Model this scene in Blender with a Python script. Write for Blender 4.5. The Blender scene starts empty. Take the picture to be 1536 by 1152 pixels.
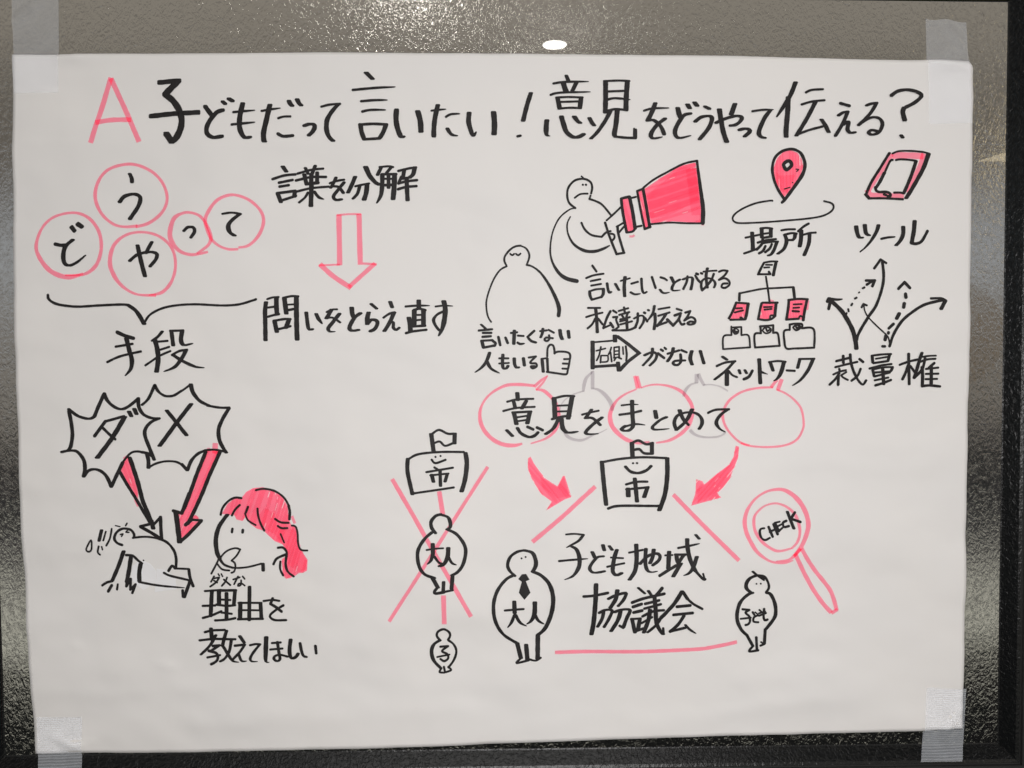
import bpy, math, random
from mathutils import Vector, Matrix, noise as mnoise
random.seed(7)
SC = bpy.context.scene
COL = SC.collection

# ---------------------------------------------------------------- camera
F_PX = 1182.0
CAM_C = Vector((-0.02172419, -0.70370426, 0.04480298))
CAM_M = Matrix(((0.9992211, 0.03815295, 0.01007707),
                (-0.03850098, 0.99857494, 0.03695625),
                (-0.00865272, -0.03731544, 0.99926607)))      # columns: right, forward, up
cd = bpy.data.cameras.new('camera')
cd.sensor_width = 36.0
cd.lens = F_PX / 1536.0 * 36.0
cd.clip_start = 0.02
cd.clip_end = 60.0
cam = bpy.data.objects.new('camera', cd)
COL.objects.link(cam)
r_, f_, u_ = CAM_M.col[0], CAM_M.col[1], CAM_M.col[2]
cam.matrix_world = Matrix(((r_[0], u_[0], -f_[0], CAM_C[0]),
                           (r_[1], u_[1], -f_[1], CAM_C[1]),
                           (r_[2], u_[2], -f_[2], CAM_C[2]),
                           (0, 0, 0, 1)))
SC.camera = cam

# ---------------------------------------------------------------- room light (the surroundings in front of the panel) and added fill lamps
SC.view_settings.view_transform = 'Standard'
SC.view_settings.look = 'None'
SC.view_settings.exposure = 0.0
SC.view_settings.gamma = 1.0
SC.cycles.transparent_max_bounces = 48
SC.cycles.max_bounces = 6
SC.cycles.use_denoising = True

world = bpy.data.worlds.new('World')
SC.world = world
world.use_nodes = True
wt = world.node_tree
wt.nodes.clear()
def wn(kind, **kw):
    n = wt.nodes.new(kind)
    for k, v in kw.items(): setattr(n, k, v)
    return n
def wmath(op, a, b=None):
    n = wn('ShaderNodeMath', operation=op)
    for i, s in enumerate((a, b)):
        if s is None: continue
        if isinstance(s, (int, float)): n.inputs[i].default_value = s
        else: wt.links.new(s, n.inputs[i])
    return n.outputs[0]
tc = wn('ShaderNodeTexCoord')
sep = wn('ShaderNodeSeparateXYZ')
wt.links.new(tc.outputs['Generated'], sep.inputs[0])
hor = wmath('SQRT', wmath('ADD', wmath('MULTIPLY', sep.outputs['X'], sep.outputs['X']),
                          wmath('MULTIPLY', sep.outputs['Y'], sep.outputs['Y'])))
ndep = wmath('MAXIMUM', wmath('MULTIPLY', sep.outputs['Y'], -1.0), 0.12)
slope = wmath('DIVIDE', sep.outputs['Z'], ndep)              # how high above eye level, seen across the room
side = wmath('DIVIDE', sep.outputs['X'], ndep)
nz = wn('ShaderNodeTexNoise')
nz.inputs['Scale'].default_value = 5.0
nz.inputs['Detail'].default_value = 2.0
wt.links.new(tc.outputs['Generated'], nz.inputs['Vector'])
slope2 = wmath('ADD', slope, wmath('MULTIPLY', wmath('SUBTRACT', nz.outputs['Fac'], 0.5), 0.10))
mr = wn('ShaderNodeMapRange')
mr.inputs['From Min'].default_value = -1.0
mr.inputs['From Max'].default_value = 1.5
wt.links.new(slope2, mr.inputs['Value'])
ramp = wn('ShaderNodeValToRGB')
wt.links.new(mr.outputs[0], ramp.inputs[0])
stops = [(-1.0, (.05, .05, .05)), (-.47, (.015, .016, .016)), (-.405, (.04, .04, .04)), (-.365, (1.3, 1.28, 1.08)), (-.30, (.95, .93, .80)),
         (-.26, (.26, .25, .24)), (-.20, (.06, .06, .06)), (-.13, (.06, .06, .06)), (-.07, (.50, .46, .40)),
         (.03, (.52, .49, .45)), (.12, (.88, .92, .96)), (.24, (.30, .265, .225)), (.33, (.35, .32, .275)), (.39, (.64, .585, .50)), (.5, (.66, .60, .51)),
         (1.1, (.56, .51, .44)), (1.45, (.08, .08, .08))]
while len(ramp.color_ramp.elements) < len(stops): ramp.color_ramp.elements.new(0.5)
for e, (v, c) in zip(ramp.color_ramp.elements, stops):
    e.position = (v + 1.0) / 2.5
    e.color = (*c, 1)
# the walls far to either side lie in the dark
sf = wn('ShaderNodeMapRange')
sf.inputs['From Min'].default_value = 0.75
sf.inputs['From Max'].default_value = 1.25
sf.inputs['To Min'].default_value = 1.0
sf.inputs['To Max'].default_value = 0.08
wt.links.new(wmath('ABSOLUTE', side), sf.inputs['Value'])
# a bright warm wedge painted into the surroundings, for the panel's right side to mirror
warm_wedge = wmath('MULTIPLY', wmath('MULTIPLY', wmath('GREATER_THAN', slope, 0.2432), wmath('GREATER_THAN', side, 0.6415)),
              wmath('LESS_THAN', slope, wmath('ADD', 0.2440, wmath('MULTIPLY', wmath('SUBTRACT', side, 0.6415), 0.30))))
glow = wn('ShaderNodeMix', data_type='RGBA')
wt.links.new(warm_wedge, glow.inputs['Factor'])
wt.links.new(ramp.outputs[0], glow.inputs['A'])
glow.inputs['B'].default_value = (3.0, 2.5, 1.6, 1)
# and a brown round-topped thing below it
dsx, dsy = wmath('SUBTRACT', side, 0.612), wmath('SUBTRACT', slope, 0.022)
rnd = wmath('LESS_THAN', wmath('ADD', wmath('MULTIPLY', dsx, dsx), wmath('MULTIPLY', dsy, dsy)), 0.0046)
brown = wn('ShaderNodeMix', data_type='RGBA')
wt.links.new(rnd, brown.inputs['Factor'])
wt.links.new(glow.outputs['Result'], brown.inputs['A'])
brown.inputs['B'].default_value = (.36, .27, .18, 1)
bg = wn('ShaderNodeBackground')
wt.links.new(brown.outputs['Result'], bg.inputs['Color'])
wt.links.new(sf.outputs[0], bg.inputs['Strength'])
wo = wn('ShaderNodeOutputWorld')
wt.links.new(bg.outputs[0], wo.inputs['Surface'])

def area(name, loc, target, sx, sy, radiance, color, shape='RECTANGLE', spread=180):
    l = bpy.data.lights.new(name, 'AREA')
    l.shape = shape
    l.size = sx
    if shape in ('RECTANGLE', 'ELLIPSE'): l.size_y = sy
    a = sx * sy if shape == 'RECTANGLE' else math.pi / 4 * sx * sx
    l.energy = radiance * math.pi * a
    l.color = color
    l.spread = math.radians(spread)
    o = bpy.data.objects.new(name, l)
    COL.objects.link(o)
    o.location = loc
    d = Vector(target) - Vector(loc)
    o.rotation_euler = d.to_track_quat('-Z', 'Y').to_euler()
    return o

def mirror_dir(px, py):
    """where a thing stands that the panel mirrors at this point of the photograph: the ray, turned back at the wall"""
    d = CAM_M @ Vector(((px - 768) / F_PX, 1, -(py - 576) / F_PX))
    hit = CAM_C + d * (-CAM_C.y / d.y)
    return hit, Vector((d.x, -d.y, d.z))
def ceiling_spot(name, px, py, ceil_z, dia, radiance, color=(1, .96, .9)):
    hit, d = mirror_dir(px, py)
    p = hit + d * ((ceil_z - hit.z) / d.z)
    return area(name, p, p + Vector((0, 0, -1)), dia, dia, radiance, color, 'DISK')
ceiling_spot('ceiling_downlight', 832, 67.5, 1.25, 0.094, 18.0)
ceiling_spot('ceiling_downlight', 620, -30, 1.25, 0.10, 48.0)
area('side_fill_light', (2.6, -1.2, 0.5), (0.1, 0, 0.0), 1.0, 1.3, 2.2, (1, .985, .965))  # added lamp that brightens the sheet from the right
area('side_fill_light', (-2.5, -1.2, 0.6), (-0.1, 0, 0.0), 0.9, 0.9, 1.0, (.74, .90, 1.0))  # added weak fill, turns the left of the sheet cooler
area('overhead_fill_light', (0.1, -1.5, 2.0), (0.05, 0, 0.0), 1.6, 0.6, 2.8, (1, .975, .95))  # added overhead lamp that lifts the sheet's brightness
area('front_fill_light', (0.10, -0.93, -0.02), (0.10, 0, -0.02), 0.40, 0.34, 10.9, (1, .98, .972))  # added frontal lamp behind the camera, leaves the sheet's middle brighter than its corners

# ---------------------------------------------------------------- materials
def new_mat(name):
    m = bpy.data.materials.new(name)
    m.use_nodes = True
    nt = m.node_tree
    return m, nt, nt.nodes['Principled BSDF']
def node(nt, kind, **kw):
    n = nt.nodes.new(kind)
    for k, v in kw.items(): setattr(n, k, v)
    return n
def noise(nt, vec, scale, detail=2.0, rough=0.5, dist=0.0):
    n = node(nt, 'ShaderNodeTexNoise')
    n.inputs['Scale'].default_value = scale
    n.inputs['Detail'].default_value = detail
    n.inputs['Roughness'].default_value = rough
    n.inputs['Distortion'].default_value = dist
    nt.links.new(vec, n.inputs['Vector'])
    return n.outputs['Fac']
def mathn(nt, op, a, b):
    n = node(nt, 'ShaderNodeMath', operation=op)
    for i, s in enumerate((a, b)):
        if isinstance(s, (int, float)): n.inputs[i].default_value = s
        else: nt.links.new(s, n.inputs[i])
    return n.outputs[0]
def obj_coord(nt): return node(nt, 'ShaderNodeTexCoord').outputs['Object']

def panel_material():
    m, nt, p = new_mat('dark textured panel')
    co = obj_coord(nt)
    mp = node(nt, 'ShaderNodeMapping')
    mp.inputs['Scale'].default_value = (1.25, 1.0, 0.8)
    mp.inputs['Rotation'].default_value = (0, math.radians(-18), 0)
    nt.links.new(co, mp.inputs['Vector'])
    big = noise(nt, mp.outputs[0], 205.0, 2.5, 0.5, 1.5)
    fine = noise(nt, co, 760.0, 2.0, 0.5, 0.2)
    h = mathn(nt, 'ADD', big, mathn(nt, 'MULTIPLY', fine, 0.12))
    b = node(nt, 'ShaderNodeBump')
    b.inputs['Strength'].default_value = 1.0
    b.inputs['Distance'].default_value = 0.00026
    nt.links.new(h, b.inputs['Height'])
    p.inputs['Base Color'].default_value = (.275, .27, .262, 1)
    p.inputs['Metallic'].default_value = 1.0
    p.inputs['Roughness'].default_value = 0.09
    nt.links.new(b.outputs[0], p.inputs['Normal'])
    p.inputs['Coat Weight'].default_value = 1.0
    p.inputs['Coat Roughness'].default_value = 0.012
    p.inputs['Coat IOR'].default_value = 1.68
    return m
def rim_material():
    m, nt, p = new_mat('dark rim paint')
    co = obj_coord(nt)
    b = node(nt, 'ShaderNodeBump')
    b.inputs['Strength'].default_value = 1.0
    b.inputs['Distance'].default_value = 0.0005
    nt.links.new(noise(nt, co, 230.0, 2.5, 0.55, 1.3), b.inputs['Height'])
    nt.links.new(b.outputs[0], p.inputs['Normal'])
    p.inputs['Base Color'].default_value = (.005, .0055, .006, 1)
    p.inputs['Roughness'].default_value = 0.24
    p.inputs['Specular IOR Level'].default_value = 0.32
    return m
def frame_material():
    m, nt, p = new_mat('dark painted frame')
    co = obj_coord(nt)
    b = node(nt, 'ShaderNodeBump')
    b.inputs['Strength'].default_value = 0.5
    b.inputs['Distance'].default_value = 0.0003
    nt.links.new(noise(nt, co, 600.0, 3.0), b.inputs['Height'])
    nt.links.new(b.outputs[0], p.inputs['Normal'])
    p.inputs['Base Color'].default_value = (.014, .014, .014, 1)
    p.inputs['Roughness'].default_value = 0.42
    return m
def paper_material(name, col):
    m, nt, p = new_mat(name)
    co = obj_coord(nt)
    r = node(nt, 'ShaderNodeMix', data_type='RGBA')
    nt.links.new(noise(nt, co, 9.0, 3.0), r.inputs['Factor'])
    r.inputs['A'].default_value = (col[0] * .97, col[1] * .975, col[2] * .985, 1)
    r.inputs['B'].default_value = (col[0] * 1.02, col[1] * 1.012, col[2] * 1.0, 1)
    nt.links.new(r.outputs['Result'], p.inputs['Base Color'])
    b = node(nt, 'ShaderNodeBump')
    b.inputs['Strength'].default_value = 0.3
    b.inputs['Distance'].default_value = 0.0002
    nt.links.new(mathn(nt, 'ADD', mathn(nt, 'MULTIPLY', noise(nt, co, 420.0, 2.0), 0.05), mathn(nt, 'MULTIPLY', noise(nt, co, 30.0, 3.0), 2.2)), b.inputs['Height'])
    nt.links.new(b.outputs[0], p.inputs['Normal'])
    p.inputs['Roughness'].default_value = 0.62
    p.inputs['Specular IOR Level'].default_value = 0.3
    return m
def black_ink():
    m, nt, p = new_mat('black marker ink')
    co = obj_coord(nt)
    r = node(nt, 'ShaderNodeMix', data_type='RGBA')
    nt.links.new(noise(nt, co, 170.0, 4.0, 0.65), r.inputs['Factor'])
    r.inputs['A'].default_value = (.006, .0052, .0058, 1)
    r.inputs['B'].default_value = (.026, .0225, .024, 1)
    nt.links.new(r.outputs['Result'], p.inputs['Base Color'])
    p.inputs['Roughness'].default_value = 0.55
    p.inputs['Specular IOR Level'].default_value = 0.25
    return m
def clear_ink(name, c0, c1, glow):
    """a see-through felt tip ink: a coloured filter over the paper with a little colour of its own, darker where two strokes lie on each other"""
    m, nt, p = new_mat(name)
    nt.nodes.remove(p)
    t = node(nt, 'ShaderNodeBsdfTransparent')
    co = obj_coord(nt)
    r = node(nt, 'ShaderNodeMix', data_type='RGBA')
    nt.links.new(noise(nt, co, 140.0, 4.0, 0.6), r.inputs['Factor'])
    r.inputs['A'].default_value = (*c0, 1)
    r.inputs['B'].default_value = (*c1, 1)
    nt.links.new(r.outputs['Result'], t.inputs['Color'])
    d = node(nt, 'ShaderNodeBsdfDiffuse')
    d.inputs['Color'].default_value = (*glow, 1)
    a = node(nt, 'ShaderNodeAddShader')
    nt.links.new(t.outputs[0], a.inputs[0])
    nt.links.new(d.outputs[0], a.inputs[1])
    nt.links.new(a.outputs[0], nt.nodes['Material Output'].inputs['Surface'])
    return m
def tape_material(name, clear, milk, ribs):
    """a thin film: lets the light through, with a milky scatter of its own and a soft sheen"""
    m, nt, p = new_mat(name)
    co = obj_coord(nt)
    t = node(nt, 'ShaderNodeBsdfTransparent')
    t.inputs['Color'].default_value = (clear, clear, clear * 1.005, 1)
    v = mathn(nt, 'ADD', 0.75, mathn(nt, 'MULTIPLY', noise(nt, co, 60.0, 4.0, 0.6, 0.5), 0.5))
    if ribs:
        w = node(nt, 'ShaderNodeTexWave', wave_type='BANDS', bands_direction='Z')
        w.inputs['Scale'].default_value = 172.0
        w.inputs['Distortion'].default_value = 2.2
        w.inputs['Detail'].default_value = 2.0
        w.inputs['Detail Scale'].default_value = 0.35
        nt.links.new(co, w.inputs['Vector'])
        v = mathn(nt, 'MULTIPLY', v, mathn(nt, 'ADD', 1.0 - ribs / 2, mathn(nt, 'MULTIPLY', w.outputs['Fac'], ribs)))
    c = node(nt, 'ShaderNodeMix', data_type='RGBA')
    nt.links.new(v, c.inputs['Factor'])
    c.inputs['A'].default_value = (0, 0, 0, 1)
    c.inputs['B'].default_value = (milk * .95, milk * 1.0, milk * 1.09, 1)
    c.clamp_factor = False
    nt.links.new(c.outputs['Result'], p.inputs['Base Color'])
    p.inputs['Roughness'].default_value = 0.3
    p.inputs['Specular IOR Level'].default_value = 0.35
    b = node(nt, 'ShaderNodeBump')
    b.inputs['Strength'].default_value = 0.8
    b.inputs['Distance'].default_value = 0.0007
    nt.links.new(noise(nt, co, 75.0, 3.0, 0.5, 0.8), b.inputs['Height'])
    nt.links.new(b.outputs[0], p.inputs['Normal'])
    a = node(nt, 'ShaderNodeAddShader')
    nt.links.new(t.outputs[0], a.inputs[0])
    nt.links.new(p.outputs[0], a.inputs[1])
    nt.links.new(a.outputs[0], nt.nodes['Material Output'].inputs['Surface'])
    return m

M_PANEL = panel_material()
M_RIM = rim_material()
M_FRAME = frame_material()
M_PAPER = paper_material('white poster paper', (.80, .783, .779))
M_PATCH = paper_material('white correction paper', (.84, .84, .87))
M_BLACK = black_ink()
M_PINK = clear_ink('pink felt tip ink', (.985, .565, .66), (.995, .62, .71), (.13, .006, .014))
M_PINK_FILL = clear_ink('pink felt tip ink, filled area', (.985, .47, .575), (.995, .525, .62), (.21, .018, .036))
M_PINK_THIN = clear_ink('pink felt tip ink, second pass', (.985, .78, .83), (.995, .86, .89), (.02, .002, .004))
M_GREY = clear_ink('grey felt tip ink', (.79, .765, .79), (.84, .82, .84), (.01, .01, .01))
M_TAPE = tape_material('milky clear tape', 0.82, 0.17, 0)
M_TAPE_RIB = tape_material('ribbed clear tape', 0.765, 0.235, 0.5)

# ---------------------------------------------------------------- helpers
def mesh_obj(name, verts, faces, mats, parent=None, fmat=None, smooth=False):
    me = bpy.data.meshes.new(name)
    me.from_pydata(verts, [], faces)
    for m in (mats if isinstance(mats, (list, tuple)) else [mats]): me.materials.append(m)
    if fmat: me.polygons.foreach_set('material_index', fmat)
    if smooth: me.polygons.foreach_set('use_smooth', [True] * len(me.polygons))
    me.update()
    o = bpy.data.objects.new(name, me)
    COL.objects.link(o)
    if parent: o.parent = parent
    return o
def tag(o, label, cat, group=None):
    o['label'] = label
    o['category'] = cat
    if group: o['group'] = group
    return o
def on_plane(px, py, y=0.0):
    """a point measured on the photograph, laid out on the flat sheet (metres)"""
    d = CAM_M @ Vector(((px - 768) / F_PX, 1, -(py - 576) / F_PX))
    t = (y - CAM_C.y) / d.y
    return CAM_C.x + d.x * t, CAM_C.z + d.z * t

# ---------------------------------------------------------------- the wall panel and its frame
XL, XR = -0.4475, 0.4547
def zb(x): return -0.3135 - 0.0155 * x           # lower edge of the panel
def zt(x): return 0.3592 - 0.003 * x             # upper edge
RIM = [(0, 0), (.0012, .0004), (.003, .002), (.011, .0095), (.0135, .0105)]
def rim_h(x, z):
    d = max(zb(x) - z, 0)
    for (a, p), (c, q) in zip(RIM, RIM[1:]):
        if d <= c: return p + (q - p) * (d - a) / (c - a)
    return .0132
def build_panel():
    NX, NZ = 40, 30
    vs, fs = [], []
    for j in range(NZ + 1):
        for i in range(NX + 1):
            x = XL + (XR - XL) * i / NX
            z = zb(x) + (zt(x) - zb(x)) * j / NZ
            vs.append((x, 0, z))
    for j in range(NZ):
        for i in range(NX):
            a = j * (NX + 1) + i
            fs.append((a, a + 1, a + NX + 2, a + NX + 1))
    pan = mesh_obj('wall_panel', vs, fs, M_PANEL)
    tag(pan, 'dark glossy wall panel with pebbled surface in a black frame behind the poster', 'wall panel')
    pan['kind'] = 'thing'
    # the raised rim: rounded step, sloping band, then the flat frame bar
    inner = [(XL, zb(XL)), (XR, zb(XR)), (XR, zt(XR)), (XL, zt(XL))]
    dirs = [(-1, -1), (1, -1), (1, 1), (-1, 1)]
    prof = RIM
    def ring(prof, name, mat, parent, smooth):
        vs, fs = [], []
        for (o, h) in prof:
            for (c, d) in zip(inner, dirs): vs.append((c[0] + d[0] * o, -h, c[1] + d[1] * o))
        for k in range(len(prof) - 1):
            for i in range(4):
                a, b = k * 4 + i, k * 4 + (i + 1) % 4
                fs.append((a, b, b + 4, a + 4))
        return mesh_obj(name, vs, fs, mat, parent, smooth=False)
    ring(prof, 'sloping_rim', M_RIM, pan, False)
    ring([(.0135, .0106), (.0142, .0098), (.0150, .0106), (.0156, .0125), (.0200, .0130), (.0208, .0120), (.075, .0120), (.076, .0)], 'outer_frame', M_FRAME, pan, False)
    return pan
panel = build_panel()

# ---------------------------------------------------------------- the poster sheet
E_LEFT = [(22, 84), (20.5, 240), (21, 384), (25.5, 576), (32, 768), (40, 900), (46, 1000), (55, 1129)]
E_RIGHT = [(1455.5, 93), (1457.5, 150), (1456.5, 300), (1453, 534), (1449, 700), (1446.5, 884), (1444, 1000), (1442, 1091)]
E_TOP = [(22, 84), (89, 83.5), (150, 82), (300, 80.6), (512, 80.3), (700, 81), (850, 82.5), (1024, 84.5), (1136, 86.5), (1300, 89.6), (1388, 91.2), (1455.5, 93)]
E_BOTTOM = [(55, 1129), (120, 1128.6), (300, 1127), (450, 1123), (612, 1118.5), (800, 1112), (950, 1107.5), (1112, 1102.5), (1250, 1098), (1380, 1094), (1442, 1091)]
def along(pts, t, axis):
    lo, hi = pts[0][axis], pts[-1][axis]
    q = lo + (hi - lo) * t
    for a, b in zip(pts, pts[1:]):
        if q <= b[axis] + 1e-9:
            f = (q - a[axis]) / (b[axis] - a[axis])
            return (a[0] + (b[0] - a[0]) * f, a[1] + (b[1] - a[1]) * f)
    return pts[-1]
RIDGES = []       # (x0, z0, x1, z1, half width, height)
def ridge(px0, py0, px1, py1, w, h):
    a, b = on_plane(px0, py0), on_plane(px1, py1)
    RIDGES.append((a[0], a[1], b[0], b[1], w, h))
ridge(84, 1106, 126, 1122, .0035, .0013)
ridge(96, 1120, 140, 1112, .003, .0009)
ridge(236, 994, 262, 1001, .004, .0006)
ridge(108, 966, 122, 970, .004, .0006)
ridge(1392, 92, 1456, 104, .004, .0016)
ridge(1418, 1094, 1440, 1062, .003, .0008)
ridge(24, 141, 88, 140, .002, .0004)
ridge(95, 88, 135, 86, .005, .0014)
ridge(752, 455, 768, 438, .004, .0005)
ridge(30, 215, 700, 219, .0015, .00022)
ridge(100, 828, 180, 830, .004, .0004)
ridge(1150, 700, 1260, 694, .006, .0005)
ridge(70, 1040, 300, 1034, .008, .0006)
ridge(980, 1080, 1300, 1040, .010, .0008)
ridge(300, 1085, 700, 1060, .010, .0007)
RIDGES += []
def paper_h(x, z):
    h = .0016
    h += .0021 * mnoise.noise((x * 7.0, z * 9.0, 3.1)) + .0021 * mnoise.noise((x * 15.0 + .3, z * 24.0, 7.7))
    h += .00062 * mnoise.noise((x * 42.0, z * 60.0, 1.3)) + .00008 * mnoise.noise((x * 130.0, z * 150.0, 5.5))
    for (x0, z0, x1, z1, w, hh) in RIDGES:
        dx, dz = x1 - x0, z1 - z0
        L2 = dx * dx + dz * dz
        t = ((x - x0) * dx + (z - z0) * dz) / L2
        tt = min(1, max(0, t))
        d2 = (x - x0 - tt * dx) ** 2 + (z - z0 - tt * dz) ** 2
        if d2 < 9 * w * w: h += 1.5 * hh * math.exp(-d2 / (w * w)) * (1 - .5 * abs(2 * tt - 1))
    # the sheet is held close to the panel at its taped corners
    return max(.0004, h)
def sheet_pt(px, py, lift):
    x, z = on_plane(px, py)
    return (x, -(paper_h(x, z) + lift), z)

def build_sheet():
    NX, NY = 260, 190
    vs, fs = [], []
    P00, P10, P01, P11 = E_TOP[0], E_TOP[-1], E_BOTTOM[0], E_BOTTOM[-1]
    for j in range(NY + 1):
        v = j / NY
        l, r = along(E_LEFT, v, 1), along(E_RIGHT, v, 1)
        for i in range(NX + 1):
            u = i / NX
            t, b = along(E_TOP, u, 0), along(E_BOTTOM, u, 0)
            q = []
            for k in range(2):
                q.append((1 - v) * t[k] + v * b[k] + (1 - u) * l[k] + u * r[k]
                         - ((1 - u) * (1 - v) * P00[k] + u * (1 - v) * P10[k] + (1 - u) * v * P01[k] + u * v * P11[k]))
            px, py = q
            # rounded top right corner
            du, dv = (1456 - px) / 9.0, (py - 92) / 20.0
            if du < 1 and dv < 1:
                k = max(0.0, 1 - math.hypot(1 - du, 1 - dv)) if math.hypot(1 - du, 1 - dv) < 1 else 0.0
                if math.hypot(1 - du, 1 - dv) > 1:
                    s = 1 / math.hypot(1 - du, 1 - dv)
                    px, py = 1456 - 9.0 * (1 - (1 - du) * s), 92 + 20.0 * (1 - (1 - dv) * s)
            vs.append(sheet_pt(px, py, 0.0))
    W = NX + 1
    for j in range(NY):
        for i in range(NX):
            a = j * W + i
            fs.append((a, a + W, a + W + 1, a + 1))
    o = mesh_obj('poster', vs, fs, M_PAPER, smooth=True)
    s = o.modifiers.new('sheet thickness', 'SOLIDIFY')
    s.thickness = .00018
    s.offset = -1
    tag(o, 'large white sheet covered in handwritten Japanese lettering and pink and black marker doodles', 'poster')
    return o
poster = build_sheet()

# ---------------------------------------------------------------- marker strokes
def hull(pts):
    pts = sorted(set(pts))
    if len(pts) < 3: return pts
    def half(seq):
        out = []
        for p in seq:
            while len(out) > 1 and (out[-1][0] - out[-2][0]) * (p[1] - out[-2][1]) - (out[-1][1] - out[-2][1]) * (p[0] - out[-2][0]) <= 1e-9: out.pop()
            out.append(p)
        return out
    lo, hi = half(pts), half(pts[::-1])
    return lo[:-1] + hi[:-1]
def nib_shape(a, b, ang):
    """outline of the felt tip: a blunt chisel, or a round point where both sides are alike"""
    out = []
    r = min(a, b) * .5
    if abs(a - b) < 1e-6: base = [(a / 2 * math.cos(k * math.pi / 5), a / 2 * math.sin(k * math.pi / 5)) for k in range(10)]
    else:
        base = []
        c = min(r * .9, 1.3)
        X, Y = a / 2, b / 2
        for sx, sy in ((1, 1), (-1, 1), (-1, -1), (1, -1)):
            p, q = (sx * (X - c), sy * Y), (sx * X, sy * (Y - c))
            base += [p, q]
    ca, sa = math.cos(math.radians(ang)), math.sin(math.radians(ang))
    return [(x * ca - y * sa, x * sa + y * ca) for x, y in base]
def catmull(pts, step):
    if len(pts) == 2:
        n = max(1, int(math.hypot(pts[1][0] - pts[0][0], pts[1][1] - pts[0][1]) / 6))
        return [tuple(pts[0][k] + (pts[1][k] - pts[0][k]) * i / n for k in range(3)) for i in range(n + 1)]
    closed = math.hypot(pts[0][0] - pts[-1][0], pts[0][1] - pts[-1][1]) < .5 and len(pts) > 4
    ext = [pts[-2] if closed else pts[0]] + list(pts) + [pts[1] if closed else pts[-1]]
    out = []
    for i in range(1, len(ext) - 2):
        p0, p1, p2, p3 = ext[i - 1:i + 3]
        n = max(2, int(math.hypot(p2[0] - p1[0], p2[1] - p1[1]) / step))
        for s in range(n):
            t = s / n
            out.append(tuple(.5 * (2 * p1[k] + (p2[k] - p0[k]) * t + (2 * p0[k] - 5 * p1[k] + 4 * p2[k] - p3[k]) * t * t
                                   + (3 * p1[k] - p0[k] - 3 * p2[k] + p3[k]) * t ** 3) for k in range(3)))
    out.append(tuple(pts[-1]))
    return out

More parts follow.
